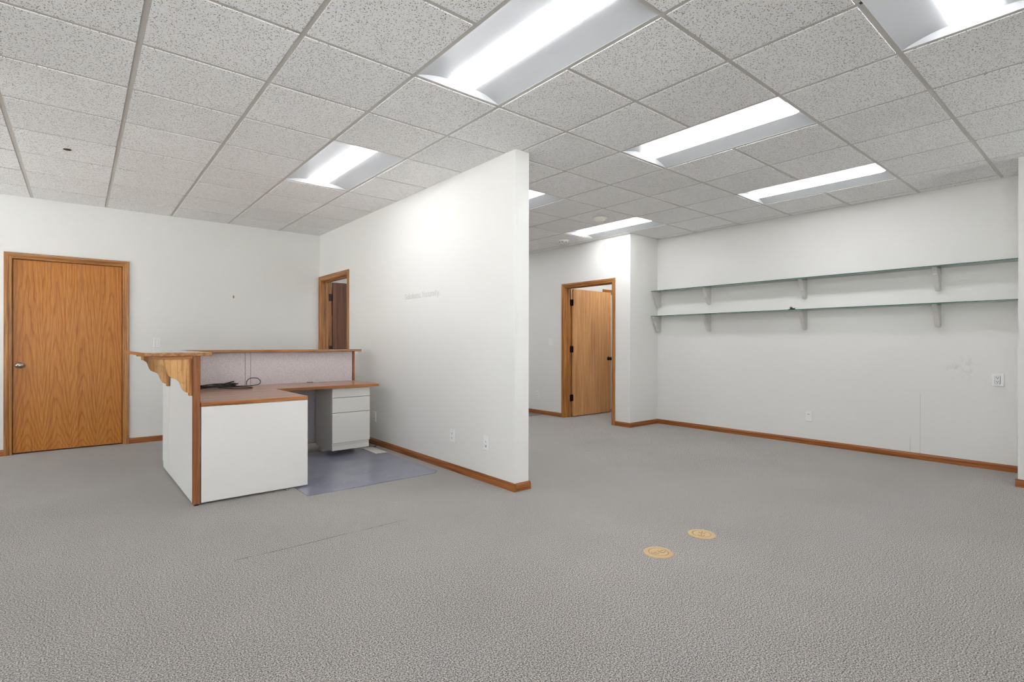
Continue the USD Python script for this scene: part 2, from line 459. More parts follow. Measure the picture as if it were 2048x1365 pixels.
def marked_wall():
    """The niche wall's paint with its rubbed streaks and smudge."""
    n = {'g': ('geometry', {}), 's': ('separate_xyz', {}),
         'n': ('noise_texture', dict(scale=130, detail=3, roughness=0.55)), 'b': ('bump', dict(strength=0.1, distance=0.004)),
         'p': ('principled_bsdf', dict(roughness=0.62, specular_ior_level=0.3)),
         'mz': ('mapping', dict(scale=(1, 1, 1))), 'c1': ('mix_color', dict(blend_type='mix', a=WALL, b=lin(168, 164, 156))),
         'c2': ('mix_color', dict(blend_type='mix', b=lin(186, 183, 176))), 'c3': ('mix_color', dict(blend_type='mix', b=lin(172, 167, 160)))}
    l = [('g.position', 's.vector'), ('g.position', 'n.vector'), ('n.fac', 'b.height'), ('b.normal', 'p.normal')]

    def streak(k, y, half, z0, z1, amp, drift):
        n[f'a{k}'] = ('math', dict(math_type='multiply_add', value2=drift, value3=-y))
        n[f'd{k}'] = ('math', dict(math_type='add'))
        n[f'e{k}'] = ('math', dict(math_type='absolute'))
        n[f'f{k}'] = ('map_range', dict(from_min=half * 0.4, from_max=half, to_min=amp, to_max=0, clamp=True))
        n[f'h{k}'] = ('map_range', dict(from_min=z1 - 0.06, from_max=z1, to_min=1, to_max=0, clamp=True))
        n[f'i{k}'] = ('math', dict(math_type='multiply'))
        l.extend([('s.z', f'a{k}.value1'), ('s.y', f'd{k}.value1'), (f'a{k}.value', f'd{k}.value2'), (f'd{k}.value', f'e{k}.value1'), (f'e{k}.value', f'f{k}.value'),
                  ('s.z', f'h{k}.value'), (f'f{k}.result', f'i{k}.value1'), (f'h{k}.result', f'i{k}.value2')])
        return f'i{k}.value'
    s1 = streak(1, 1.405, 0.0032, 0, 0.70, 0.42, 0.0)
    s2 = streak(2, 1.488, 0.007, 0, 0.24, 0.3, 0.01)
    # smudge
    n['vm'] = ('vector_math', dict(math_type='distance', vector2=(6.457, 1.08, 0.915)))
    n['vr'] = ('map_range', dict(from_min=0.02, from_max=0.15, to_min=0.45, to_max=0, clamp=True))
    n['vn'] = ('noise_texture', dict(scale=22, detail=3))
    n['vq'] = ('map_range', dict(from_min=0.48, from_max=0.64, to_min=0, to_max=1, clamp=True))
    n['vx'] = ('math', dict(math_type='multiply'))
    l.extend([('g.position', 'vm.vector1'), ('vm.value', 'vr.value'), ('g.position', 'vn.vector'), ('vn.fac', 'vq.value'), ('vr.result', 'vx.value1'), ('vq.result', 'vx.value2'),
              (s1, 'c1.fac'), ('c1.result', 'c2.a'), ('vx.value', 'c2.fac'), ('c2.result', 'c3.a'), (s2, 'c3.fac'), ('c3.result', 'p.base_color')])
    del n['mz']
    return mat('niche_wall_paint', n, l)


M['wall_niche'] = marked_wall()

# ------------------------------------------------------------------ the room
HC = 2.672                      # ceiling grid height
TOP = HC + 0.012                # walls run up behind the wall angle
YB, XP0, XP1, YP = 7.415, 2.605, 2.747, 3.113
XD, XN, YN0, YN1 = 5.82, 6.457, 0.632, 4.49
XL, YF = -3.2, -2.6
S = dict(kind='structure')

obj('floor', box(XL - 0.15, 9.1, YF - 0.15, YB + 1.4, -0.12, 0), M['carpet'], label='grey speckled loop carpet over the whole office floor', cat='floor', **S)
obj('floor', box(XP1 + 0.02, XD, 6.212, YB, 0, 0.003), M['vinyl'], label='dark grey vinyl strip of floor at the far end behind the partition', cat='floor', **S)

# walls
D1 = (-0.526, 0.38, 2.022)      # back door opening: x0, x1, head
D2 = (4.81, 5.742, 2.022)       # right door opening: y0, y1, head
D3 = (6.42, 7.342, 2.022)       # partition door opening: y0, y1, head
obj('wall_back', minus(box(XL - 0.15, XD + 0.14, YB, YB + 0.12, 0, TOP), box(D1[0] - 0.02, D1[1] + 0.02, YB - 1, YB + 1, -1, D1[2] + 0.02)), M['wall'],
    label='off-white back wall with the closed oak door', cat='wall', **S)
obj('wall_partition', minus(box(XP0, XP1, YP, YB, 0, TOP), box(XP0 - 1, XP1 + 1, D3[0] - 0.02, D3[1] + 0.02, -1, D3[2] + 0.02)), M['wall'],
    label='off-white partition wall ending in the middle of the room', cat='wall', **S)
obj('wall_right', minus(box(XD, XD + 0.14, YN1, YB, 0, TOP), box(XD - 1, XD + 1, D2[0] - 0.02, D2[1] + 0.02, -1, D2[2] + 0.02)), M['wall'],
    label='off-white wall around the open door on the right', cat='wall', **S)
obj('wall_right', box(XD + 0.14, 9.1, YN1, YN1 + 0.12, 0, TOP), M['wall'], label='off-white return wall at the left end of the shelf niche', cat='wall', **S)
obj('wall_right', box(XN, XN + 0.14, YN0, YN1, 0, TOP), M['wall_niche'], label='off-white recessed wall behind the glass shelves with faint scuff streaks', cat='wall', **S)
obj('wall_right', box(5.838, XN + 0.14, YF, YN0, 0, TOP), M['wall'], label='off-white wall return at the right edge of the picture', cat='wall', **S)
LW = [(-2.1, 0.0), (1.9, 2.4), (5.3, 7.0)]
obj('wall_left', minus(box(XL - 0.15, XL, YF, YB, 0, TOP), *[box(XL - 1, XL + 1, a, b, 0.5, 2.45) for a, b in LW]), M['wall'],
    label='off-white window wall out of view on the left', cat='wall', **S)
FW = [(-2.9, 0.1), (4.9, 5.7)]
obj('wall_front', minus(box(XL - 0.15, XN + 0.14, YF - 0.15, YF, 0, TOP), *[box(a, b, YF - 1, YF + 1, 0.05, 2.6) for a, b in FW]), M['wall'],
    label='off-white window wall behind the viewer', cat='wall', **S)
# the small room seen through the open right-hand door
obj('wall_far', minus(box(XD + 0.14, 9.1, 5.90, 6.02, 0, TOP), box(6.935, 7.8, 5.8, 6.2, -1, 2.04)), M['wall'], label='white wall of the room beyond the open right door', cat='wall', **S)
obj('wall_far', box(9.0, 9.1, YN1 + 0.12, 5.90, 0, TOP), M['wall'], label='white end wall of the room beyond the right door', cat='wall', **S)

obj('wall_back', minus(box(-1.6, 1.5, YB + .12, YB + 1.4, 0, TOP), box(-1.5, 1.4, YB + .1, YB + 1.3, -1, TOP - .1)), M['wall'], label='corridor walls hidden behind the closed oak door', cat='wall', **S)
obj('wall_far', minus(box(6.8, 8.0, 6.02, 6.9, 0, TOP), box(6.9, 7.9, 6.0, 6.8, -1, TOP - .1)), M['wall'], label='closet walls behind the far white door', cat='wall', **S)

# windows behind the viewer and to the left
wn = 0
for (a, b), side in [(w, 'l') for w in LW] + [(w, 'f') for w in FW]:
    wn += 1
    z0, z1 = (0.5, 2.45) if side == 'l' else (0.05, 2.6)
    w = thing(f'window_{wn}', f'large fixed office window in the {"left" if side == "l" else "front"} wall, out of the picture', 'window', kind='structure')

    def wb(u0, u1, v0, v1, t0, t1, bev=0.0):
        return box(XL + t0, XL + t1, u0, u1, v0, v1, bev) if side == 'l' else box(u0, u1, YF + t0, YF + t1, v0, v1, bev)
    mid = (a + b) / 2
    obj('window_frame', cat(wb(a, a + .05, z0, z1, -.11, -.03), wb(b - .05, b, z0, z1, -.11, -.03), wb(a + .05, b - .05, z0, z0 + .05, -.11, -.03), wb(a + .05, b - .05, z1 - .05, z1, -.11, -.03),
                            wb(mid - .025, mid + .025, z0 + .05, z1 - .05, -.11, -.03)), M['frame_dark'], w)
    obj('pane', wb(a + .05, mid - .025, z0 + .05, z1 - .05, -.074, -.068), M['pane'], w)
    obj('pane', wb(mid + .025, b - .05, z0 + .05, z1 - .05, -.074, -.068), M['pane'], w)
obj('pavement', box(-40, 40, -40, 40, -0.4, -0.3), M['concrete'], label='pale concrete paving outside the windows', cat='paving', **S)

# baseboards: profile (out from the wall, up)
BP = np.array([(0, 0), (0.014, 0), (0.014, 0.044), (0.012, 0.048), (0.012, 0.052), (0.0085, 0.056), (0.006, 0.063), (0, 0.063)])


def base_x(x0, x1, y, face):   # along x on a wall whose visible face looks along face*y
    a = np.array([(x0, y + face * t, z) for t, z in BP]); b = np.array([(x1, y + face * t, z) for t, z in BP])
    return ruled(a, b, BP)


def base_y(y0, y1, x, face):
    a = np.array([(x + face * t, y0, z) for t, z in BP]); b = np.array([(x + face * t, y1, z) for t, z in BP])
    return ruled(a, b, BP)


CW = 0.062
bb = thing('baseboard_back', 'oak baseboard along the foot of the back wall', 'baseboard', **S)
obj('board', base_x(XL, D1[0] - CW, YB, -1), M['base_x'], bb)
obj('board', base_x(D1[1] + CW, XP0, YB, -1), M['base_x'], bb)
bb = thing('baseboard_partition', 'oak baseboard wrapping the foot of the partition wall', 'baseboard', **S)
obj('board', base_y(YP - 0.014, D3[0] - CW, XP0, -1), M['base_y'], bb)
obj('board', base_x(XP0, XP1, YP, -1), M['base_x'], bb)
obj('board', base_y(YP - 0.014, D3[0] - CW, XP1, 1), M['base_y'], bb)
bb = thing('baseboard_right', 'oak baseboard along the right wall and its shelf niche', 'baseboard', **S)
obj('board', base_y(D2[1] + CW, YB, XD, -1), M['base_y'], bb)
obj('board', base_y(YN1 - 0.014, D2[0] - CW, XD, -1), M['base_y'], bb)
obj('board', base_x(XD, XN, YN1, -1), M['base_x'], bb)
obj('board', base_y(YN0, YN1, XN, -1), M['base_y'], bb)
obj('board', base_y(YF, YN0 + 0.014, 5.838, -1), M['base_y'], bb)
obj('board', base_x(5.838, XN, YN0, 1), M['base_x'], bb)

# ------------------------------------------------------------------ doors
CP = np.array([(0, 0), (0, 0.008), (0.006, 0.0105), (0.012, 0.0105), (0.016, 0.009), (0.022, 0.0125), (0.034, 0.016), (0.048, 0.0165), (0.055, 0.0175), (0.0575, 0.014), (0.0575, 0)])


def casing(door, a0, a1, head, to, mats):
    """Three mitred casing boards round an opening a0..a1; to(a, out, z) places a point on the wall."""
    r = 0.005
    f = lambda pts: np.array([to(*p) for p in pts])
    for s, a in ((-1, a0 - r), (1, a1 + r)):
        obj('casing', ruled(f([(a + s * w, t, 0.0) for w, t in CP]), f([(a + s * w, t, head + r + w) for w, t in CP]), CP), mats[0], door)
    obj('head_casing', ruled(f([(a0 - r - w, t, head + r + w) for w, t in CP]), f([(a1 + r + w, t, head + r + w) for w, t in CP]), CP), mats[1], door)


def bx(to, a0, a1, o0, o1, z0, z1, b=0.0):
    p, q = to(a0, o0, z0), to(a1, o1, z1)
    return box(p[0], q[0], p[1], q[1], p[2], q[2], b)


def jamb(door, a0, a1, head, depth, to, mats, stop_at):
    t = 0.02
    obj('jamb', bx(to, a0 - t, a0, 0, -depth, 0, head), mats[0], door)
    obj('jamb', bx(to, a1, a1 + t, 0, -depth, 0, head), mats[0], door)
    obj('head_jamb', bx(to, a0 - t, a1 + t, 0, -depth, head, head + t), mats[1], door)
    s0, s1 = stop_at
    obj('door_stop', bx(to, a0, a0 + .011, -s0, -s1, 0, head - .011, .002), mats[0], door)
    obj('door_stop', bx(to, a1 - .011, a1, -s0, -s1, 0, head - .011, .002), mats[0], door)
    obj('door_stop', bx(to, a0, a1, -s0, -s1, head - .011, head, .002), mats[1], door)


def knob_mesh():
    """Rosette and egg knob; axis along +z from the door face."""
    pr = [(0, 0), (0.033, 0), (0.0335, 0.003), (0.030, 0.008), (0.018, 0.010), (0.0125, 0.013), (0.0115, 0.026), (0.014, 0.031), (0.023, 0.036), (0.028, 0.044), (0.0285, 0.052), (0.025, 0.060), (0.016, 0.066), (0.006, 0.068), (0, 0.068)]
    return lathe(pr, 40)


def hinge(to, a, o, z, hw=0.035):
    """Butt hinge with barrel: leaf on the jamb."""
    k = [bx(to, a - 0.0015, a + 0.0025, o - hw, o, z - .05, z + .05)]
    for q in range(5):
        zz = z - .05 + q * .02
        c = trimesh.creation.cylinder(radius=.0065, height=.0185, sections=14)
        p = to(a + .004, o - hw - .004, zz + .01)
        k.append(move(c, *p))
    return cat(*k)


# door_1: closed oak door in the back wall
toB = lambda a, o, z: (a, YB - o, z)
d1 = thing('door_1', 'closed flush oak door with arched grain in the back wall', 'door', **S)
casing(d1, D1[0], D1[1], D1[2], toB, (M['trim_z'], M['trim_x']))
jamb(d1, D1[0], D1[1], D1[2], 0.12, toB, (M['trim_z'], M['trim_x']), (.075, .109))
lf = obj('door_leaf', box(D1[0] + .003, D1[1] - .003, YB + .028, YB + .072, 0.012, D1[2] - .003, .002), M['door_cathedral'], d1)
k = knob_mesh(); k = rot(k, 90, (1, 0, 0))
k.apply_transform(np.diag([1.25, 1, 0.95, 1]))
obj('door_knob', move(k, -0.468, YB + .028, 0.92), M['nickel'], lf, label='brushed nickel door knob', smooth=40)

# door_2: open door in the right wall, hinged at its far jamb, swung into the next room
toR = lambda a, o, z: (XD - o, a, z)
d2 = thing('door_2', 'open light oak door with dark hinges in the right wall', 'door', **S)
casing(d2, D2[0], D2[1], D2[2], toR, (M['trim_z'], M['trim_y']))
jamb(d2, D2[0], D2[1], D2[2], 0.14, toR, (M['trim_z'], M['trim_y']), (.06, .095))
lf = obj('door_leaf', box(5.971, 6.876, 5.701, 5.7405, 0.012, 2.012, .002), M['door_light'], d2, label='light oak door leaf standing open')
for z in (1.80, 1.065, 0.30):
    obj('hinge', cat(box(5.93, 5.964, 5.734, 5.7415, z - .05, z + .05), box(5.9675, 5.9712, 5.704, 5.738, z - .05, z + .05),
                     *[move(trimesh.creation.cylinder(radius=.0075, height=.019, sections=14), 5.9665, 5.736, z - .04 + q * .02) for q in range(5)]), M['bronze'], lf, label='dark bronze butt hinge')
k = rot(knob_mesh(), 90, (1, 0, 0))
obj('door_knob', move(k, 6.81, 5.701, 0.905), M['bronze'], lf, label='dark bronze door knob', smooth=40)
# door_4: further door in the room beyond
toF = lambda a, o, z: (a, 5.90 - o, z)
d4 = thing('door_4', 'white door with oak casing just showing in the room beyond the open right door', 'door', **S)
casing(d4, 6.955, 7.78, 2.025, toF, (M['trim_z'], M['trim_x']))
jamb(d4, 6.955, 7.78, 2.025, 0.12, toF, (M['trim_z'], M['trim_x']), (.075, .109))
obj('door_leaf', box(6.958, 7.777, 5.925, 5.965, .012, 2.02, .002), M['laminate_white'], d4)

# door_3: open door in the partition, hinged at its far jamb
toP = lambda a, o, z: (XP0 - o, a, z)
d3 = thing('door_3', 'open dark oak door in the partition behind the reception desk', 'door', **S)
casing(d3, D3[0], D3[1], D3[2], toP, (M['trim_z'], M['trim_y']))
jamb(d3, D3[0], D3[1], D3[2], 0.142, toP, (M['trim_z'], M['trim_y']), (.06, .095))
lf = obj('door_leaf', box(2.757, 3.657, 7.301, 7.3405, .012, 2.012, .002), M['door_dark'], d3, label='dark oak door leaf standing open')
for z in (1.80, 1.065, 0.30):
    obj('hinge', cat(box(2.715, 2.750, 7.334, 7.3415, z - .05, z + .05), box(2.7535, 2.7572, 7.304, 7.338, z - .05, z + .05),
                     *[move(trimesh.creation.cylinder(radius=.0075, height=.019, sections=14), 2.7525, 7.336, z - .04 + q * .02) for q in range(5)]), M['bronze'], lf, label='dark bronze butt hinge')

# ------------------------------------------------------------------ ceiling grid
G, X0, Y0 = 0.6096, 0.2334, 3.2405
gx = lambda i: X0 + G * i
gy = lambda j: Y0 + G * j
LIGHTS = [(2, -3, 'y'), (2, 1, 'y'), (5, -3, 'y'), (8, -3, 'y'), (8, 1, 'y'), (5, 1, 'y'), (3, -5, 'x'), (-4, -3, 'y'), (-4, 1, 'y'), (-4, 4, 'y'), (6, 4, 'y')]
taken, no_cross, no_main = set(), set(), set()
for i, j, ax in LIGHTS:
    if ax == 'y':
        taken |= {(i, j), (i, j + 1)}; no_cross.add((i, j + 1))
    else:
        taken |= {(i, j), (i + 1, j)}; no_main.add((i + 1, j))
ceil = thing('ceiling', 'suspended ceiling of speckled white acoustic tiles in a white grid', 'ceiling', **S)
XR, YR = XN, YB
I0, I1, J0, J1 = -6, 10, -10, 6


def tile_mesh(x0, x1, y0, y1):
    z = HC - 0.0038
    return box(x0, x1, y0, y1, z, z + 0.018, 0.0012)


for i in range(I0, I1 + 1):
    for j in range(J0, J1 + 1):
        if (i, j) in taken:
            continue
        h = 0.0132
        x0, x1 = max(gx(i) + h, XL + .014), min(gx(i + 1) - h, XR - .014)
        y0, y1 = max(gy(j) + h, YF + .014), min(gy(j + 1) - h, YR - .014)
        if x0 > 5.85 and (y1 < YN0 - .05 or y0 > YN1 + .1):
            continue
        obj('ceiling_tile', tile_mesh(x0, x1, y0, y1), M['tile'], ceil)
for i in range(I0 + 1, I1 + 1):
    x = gx(i)
    cuts = [YF] + sum([[gy(j), gy(j + 1)] for ii, j in sorted(no_main) if ii == i], []) + [YR]
    for a, b in zip(cuts[::2], cuts[1::2]):
        obj('main_tee', cat(box(x - .012, x + .012, a, b, HC, HC + .002), box(x - .002, x + .002, a, b, HC + .002, HC + .03)), M['tee'], ceil)
for j in range(J0 + 1, J1 + 1):
    y = gy(j)
    for i in range(I0, I1 + 1):
        if (i, j) in no_cross:
            continue
        x0, x1 = max(gx(i) + .012, XL), min(gx(i + 1) - .012, XR)
        if x0 > 5.85 and (y < YN0 or y > YN1 + .1):
            continue
        obj('cross_tee', box(x0, x1, y - .012, y + .012, HC + .0003, HC + .002), M['tee'], ceil)
AW, AT = 0.019, 0.0015
ang = [box(XL, XL + AW, YF, YB, HC - AT, HC), box(XL, XP0, YB - AW, YB, HC - AT, HC), box(XP1, XD, YB - AW, YB, HC - AT, HC), box(XP0 - AW, XP0, YP, YB, HC - AT, HC), box(XP1, XP1 + AW, YP, YB, HC - AT, HC),
       box(XP0 - AW, XP1 + AW + .02, YP - AW, YP, HC - AT, HC), box(XD - AW, XD, YN1, YB, HC - AT, HC), box(XD, XN, YN1 - AW, YN1, HC - AT, HC), box(XN - AW, XN, YN0, YN1, HC - AT, HC),
       box(5.838, XN, YN0, YN0 + AW, HC - AT, HC), box(5.838 - AW, 5.838, YF, YN0 + AW, HC - AT, HC), box(XL, XN, YF, YF + AW, HC - AT, HC)]
for a in ang:
    obj('wall_angle', a, M['tee'], ceil)
obj('ceiling_deck', minus(box(XL - .15, 9.1, YF - .15, YB + .12, TOP, HC + .2), box(XL - .05, 9.05, YF - .05, YB + .05, TOP - .1, HC + .16)), M['concrete'], ceil)
obj('ceiling', box(XD + .15, 9.0, YN1 + .12, 5.9, HC, HC + .02), M['wall'], label='plain white ceiling of the room beyond the right door', cat='ceiling', **S)

# ------------------------------------------------------------------ recessed lamps
LX, LY = 0.2925, 0.5975


def make_troffer(loc, rz, label, group):
    t = thing('ceiling_light', label, 'ceiling light', loc, rz, group)
    # curved reflectors, one each side of the lens
    for s in (-1, 1):
        u = np.linspace(0, 1, 13)
        xs = LX - (LX - 0.092) * u
        zs = 0.001 + 0.033 * np.sin(u * np.pi / 2) ** 0.9
        low = np.c_[s * xs, zs]; up = np.c_[s * xs, zs + 0.002]
        ring = np.vstack([low, up[::-1]])
        obj('reflector', extrude_y(ring, -LY, LY), M['white_metal'], t, smooth=30)
    # end plates leaning in
    for s in (-1, 1):
        a = [(-LX, s * LY, 0.001), (LX, s * LY, 0.001), (LX, s * (LY + .002), 0.001), (-LX, s * (LY + .002), 0.001)]
        b = [(-LX, s * (LY - .03), 0.06), (LX, s * (LY - .03), 0.06), (LX, s * (LY - .028), 0.06), (-LX, s * (LY - .028), 0.06)]
        obj('end_plate', ruled(np.array(a), np.array(b), [(0, 0), (1, 0), (1, .1), (0, .1)]), M['white_metal'], t)
    # bulging lens with rounded ends
    th = np.linspace(0, np.pi, 25)
    pr = np.c_[0.09 * np.cos(th), 0.036 - 0.036 * np.sin(th)]
    rings = []
    ends = [(-0.586, 0.55), (-0.582, 0.8), (-0.572, 0.93), (-0.555, 1.0), (0.555, 1.0), (0.572, 0.93), (0.582, 0.8), (0.586, 0.55)]
    for y, k in ends:
        rings.append(np.c_[pr[:, 0] * k, np.full(25, y), 0.036 + (pr[:, 1] - 0.036) * k])
    v = np.vstack(rings); n = 25; f = []
    for r in range(len(ends) - 1):
        for q in range(n - 1):
            a0 = r * n + q
            f += [[a0, a0 + 1, a0 + n + 1], [a0, a0 + n + 1, a0 + n]]
    for r in (0, len(ends) - 1):
        for q in range(1, n - 1):
            f.append([r * n, r * n + q, r * n + q + 1])
    for r in range(len(ends) - 1):
        f += [[r * n, (r + 1) * n, (r + 1) * n + n - 1], [r * n, (r + 1) * n + n - 1, r * n + n - 1]]
    m = trimesh.Trimesh(v, f, process=True)
    trimesh.repair.fix_normals(m)
    obj('lens', m, M['lens'], t, label='glowing white lens', smooth=30)
    obj('housing', cat(box(-LX - .004, LX + .004, -LY - .004, LY + .004, .104, .108), box(-LX - .004, -LX - .002, -LY - .004, LY + .004, .003, .104), box(LX + .002, LX + .004, -LY - .004, LY + .004, .003, .104),
                       box(-LX - .002, LX + .002, -LY - .004, -LY - .002, .003, .104), box(-LX - .002, LX + .002, LY + .002, LY + .004, .003, .104)), M['white_metal'], t)
    return t


LNAMES = ['large lit recessed ceiling light nearest the viewer, above the free partition end',
          'lit recessed ceiling light on the left of the partition, above the reception desk',
          'lit recessed ceiling light right of centre, second farthest from the glass shelves',
          'lit recessed ceiling light closest to the wall with the glass shelves',
          'farthest lit recessed ceiling light, next to the round detector above the right door',
          'lit recessed ceiling light half hidden behind the partition top',
          'lit recessed ceiling light cut off by the top right corner of the picture',
          'first of three lit ceiling lights out of view by the left windows',
          'middle one of three lit ceiling lights out of view by the left windows',
          'last of three lit ceiling lights out of view by the left windows',
          'lit ceiling light out of view behind the partition']
first = None
for (i, j, ax), nm in zip(LIGHTS, LNAMES):
    c = (gx(i + .5), gy(j + 1), HC) if ax == 'y' else (gx(i + 1), gy(j + .5), HC)
    rz = 0 if ax == 'y' else 90
    if first is None:
        first = make_troffer(c, rz, nm, 'recessed ceiling lights')
    else:
        copy_of(first, c, rz, nm)
copy_of(first, (6.85, 5.15, HC - .115), 90, 'lit ceiling light out of view in the room beyond the right door')

# ------------------------------------------------------------------ reception desk (local frame at its front left foot, turned 0.8 degrees)
DK = (0.617, 4.27, 0.0)
DROT = 0.8
dk = thing('reception_desk', 'L-shaped reception desk with white panels, oak trim and a raised bar top', 'desk', DK, DROT)
ZB, ZT = 1.062, 1.087
obj('corner_post', box(0, .046, 0, .035, .012, ZB, .003), M['post'], dk, label='oak upright at the front edge')
obj('privacy_panel', box(.003, .043, .036, 1.118, .012, ZB, .002), M['panel_white'], dk, label='white side panel under the bar')
obj('privacy_panel', box(.001, .045, 1.122, 1.478, -.0 + .012, ZB, .004), M['panel_white'], dk, label='white side panel at the back corner')
obj('privacy_panel', box(.001, 1.806, 1.4813, 1.522, .065, ZB, .002), M['panel_white'], dk, label='white back panel')
obj('backing', box(.04, 1.806, 1.479, 1.4812, .067, ZB - .003), M['plastic_dark'], dk)
for a, b in ((.05, .684), (.687, .734), (.737, 1.803)):
    obj('fabric_panel', box(a, b, 1.474, 1.4788, .07, ZB - .002, .0012), M['fabric'], dk, label='grey lilac fabric panel')
obj('fabric_panel', box(.0435, .0495, .04, 1.47, .735, ZB - .002, .002), M['fabric'], dk)
obj('end_trim', box(1.806, 1.832, 1.472, 1.524, .065, ZB, .002), M['post'], dk, label='oak edge strip at the partition end')
obj('end_panel', box(.052, .797, .004, .024, .016, .700, .002), M['laminate_white'], dk, label='large plain white front panel')
obj('side_bracket', box(.797, .8045, .03, .2, .36, .53, .002), M['laminate_white'], dk)
# work surfaces, 28 mm thick
WZ0, WZ1 = .702, .730
obj('work_surface', extrude(sg.Polygon([(.05, .004), (.793, .004), (.793, .862), (.05, .862)]), WZ1 - WZ0).apply_translation((0, 0, WZ0)), M['desk_top'], dk, label='brown laminate top of the near wing')
obj('work_surface', extrude(sg.Polygon([(.05, .864), (1.828, .864), (1.828, 1.472), (.05, 1.472)]), WZ1 - WZ0).apply_translation((0, 0, WZ0)), M['desk_top'], dk, label='brown laminate top of the back wing')
obj('edge_band', box(.05, .797, -.002, .004, WZ0, WZ1 + .0005, .0015), M['edge_x'], dk)
obj('edge_band', box(.793, .798, .004, .858, WZ0, WZ1 + .0005, .0015), M['edge_y'], dk)
obj('edge_band', box(.798, 1.833, .858, .864, WZ0, WZ1 + .0005, .0015), M['edge_x'], dk)
obj('edge_band', box(1.828, 1.833, .864, 1.472, WZ0, WZ1 + .0005, .0015), M['edge_y'], dk)
# grommet
th = np.linspace(0, np.pi, 17)
gr = np.vstack([np.c_[.032 * np.cos(th), -.024 * np.sin(th)], np.c_[.022 * np.cos(th), -.015 * np.sin(th)][::-1]])
obj('grommet', move(extrude(sg.Polygon(gr), .005), 1.327, 1.472, WZ1), M['black'], dk, label='black half-round cable grommet')
# raised bar tops
obj('bar_top', box(-.282, .118, -.002, 1.413, ZB, ZT, .002), M['bar_y'], dk, label='oak bar top over the near side')
obj('bar_top', box(-.282, 1.888, 1.415, 1.80, ZB, ZT, .002), M['bar_x'], dk, label='oak bar top over the back')
# corbels
CO = [(-.201, 1.042), (-.201, 1.012), (-.183, 1.006), (-.167, .995), (-.157, .978), (-.152, .958), (-.146, .938), (-.136, .921), (-.121, .911), (-.102, .903), (-.086, .891), (-.076, .874), (-.069, .853), (-.062, .832),
      (-.051, .816), (-.037, .807), (-.022, .803), (-.002, .803), (-.002, 1.042)]


def corbel(v):
    c = obj('corbel', extrude_y(CO, v + .012, v + .034), M['pine'], dk, label='scrolled pine bracket under the bar')
    obj('batten', box(-.232, -.001, v, v + .046, 1.042, ZB - .0005, .002), M['edge_x'], c)
    obj('batten', box(-.0225, -.001, v, v + .046, .782, 1.0415, .002), M['edge_z'], c)


corbel(.002)
corbel(1.075)
for yy, zz in ((.50, .80), (.43, .79), (.36, .78), (.29, .77)):
    h = rot(trimesh.creation.cylinder(radius=.004, height=.002, sections=12), 90, (0, 1, 0))
    obj('screw', move(h, .0035, yy, zz), M['plastic_grey'], dk)
for u, v in ((.023, .018), (.023, 1.12), (.023, 1.44), (.64, .014), (1.78, 1.5)):
    zf = .012 if v < 1.46 else .066
    obj('levelling_foot', cat(lathe([(0, 0), (.016, 0), (.018, .003), (.012, .006), (.006, .008), (.006, zf + .004), (0, zf + .004)], 18)).apply_translation((u, v, 0)), M['chrome'], dk)

# pedestal hung under the back wing
pd = thing('drawer_pedestal', 'white three-drawer pedestal under the desk beside the partition', 'drawer unit', (1.955, 5.195, 0), DROT)
PW, PDp = .402, .46
obj('cabinet_body', cat(box(0, PW, .034, PDp, .14, .6985, .002), box(0, .0018, .0, .034, .14, .6985), box(PW - .0018, PW, .0, .034, .14, .6985)), M['cab_white'], pd)
obj('plinth', box(.004, PW - .004, .012, PDp, .066, .118, .002), M['cab_white'], pd)
obj('plinth_rail', box(.002, PW - .002, .016, PDp, .1185, .1395, .001), M['cab_white'], pd)
obj('base_block', box(.03, PW - .03, .365, PDp - .005, 0.0005, .066, .002), M['cab_white'], pd)
for z0, z1 in ((.6035, .696), (.4495, .5995), (.143, .4455)):
    obj('drawer', box(.002, PW - .002, 0, .0215, z0, z1, .002), M['cab_white'], pd)

# cable coil on the desk
dw = lambda x, y, z: (x, y, z)
pts = []
rg = np.random.default_rng(3)
for t in np.linspace(0, 2 * np.pi * 6, 150):
    q = t / (2 * np.pi * 6)
    cx_, cy_ = 0.965 + .03 * math.sin(q * 9), 5.50 + .02 * math.cos(q * 7)
    rx, ry = .17 + .03 * math.sin(2.3 * t / 6 + 1), .055 + .03 * math.sin(1.7 * t / 6)
    pts.append((cx_ + rx * math.cos(t), cy_ + ry * math.sin(t) + .04 * math.cos(t), .7410 + .026 * q + .005 * math.sin(3.1 * t)))
coil = tube(spline(pts, 520), .0042, 7)
tail2 = tube(spline([(1.02, 5.45, .752), (1.12, 5.42, .745), (1.20, 5.39, .74), (1.252, 5.345, .737), (1.235, 5.295, .7365), (1.16, 5.275, .7365), (1.08, 5.33, .738), (.98, 5.42, .744)], 90), .004, 7)
arc = tube(spline([(.93, 5.55, .75), (1.08, 5.585, .7395), (1.22, 5.60, .737), (1.345, 5.625, .738), (1.395, 5.635, .760), (1.388, 5.645, .790), (1.345, 5.66, .8075), (1.305, 5.68, .800), (1.285, 5.70, .772), (1.285, 5.71, .7365)], 110), .0036, 7)
plug = tube(spline([(1.02, 5.56, .757), (1.10, 5.60, .772), (1.155, 5.63, .782)], 12), .006, 8)
obj('cable', cat(coil, tail2, arc, plug), M['black'], label='loose coil of black cable lying on the desk top', cat='cable', smooth=60)

# cable end behind the pedestal by the baseboard
obj('cable', tube(spline([(2.43, 5.62, .006), (2.46, 5.50, .006), (2.52, 5.44, .006), (2.57, 5.50, .008), (2.575, 5.60, .010), (2.56, 5.72, .02)], 60), .004, 7), M['black'],
    label='short black cable on the carpet between the drawer unit and the partition', cat='cable', smooth=60)

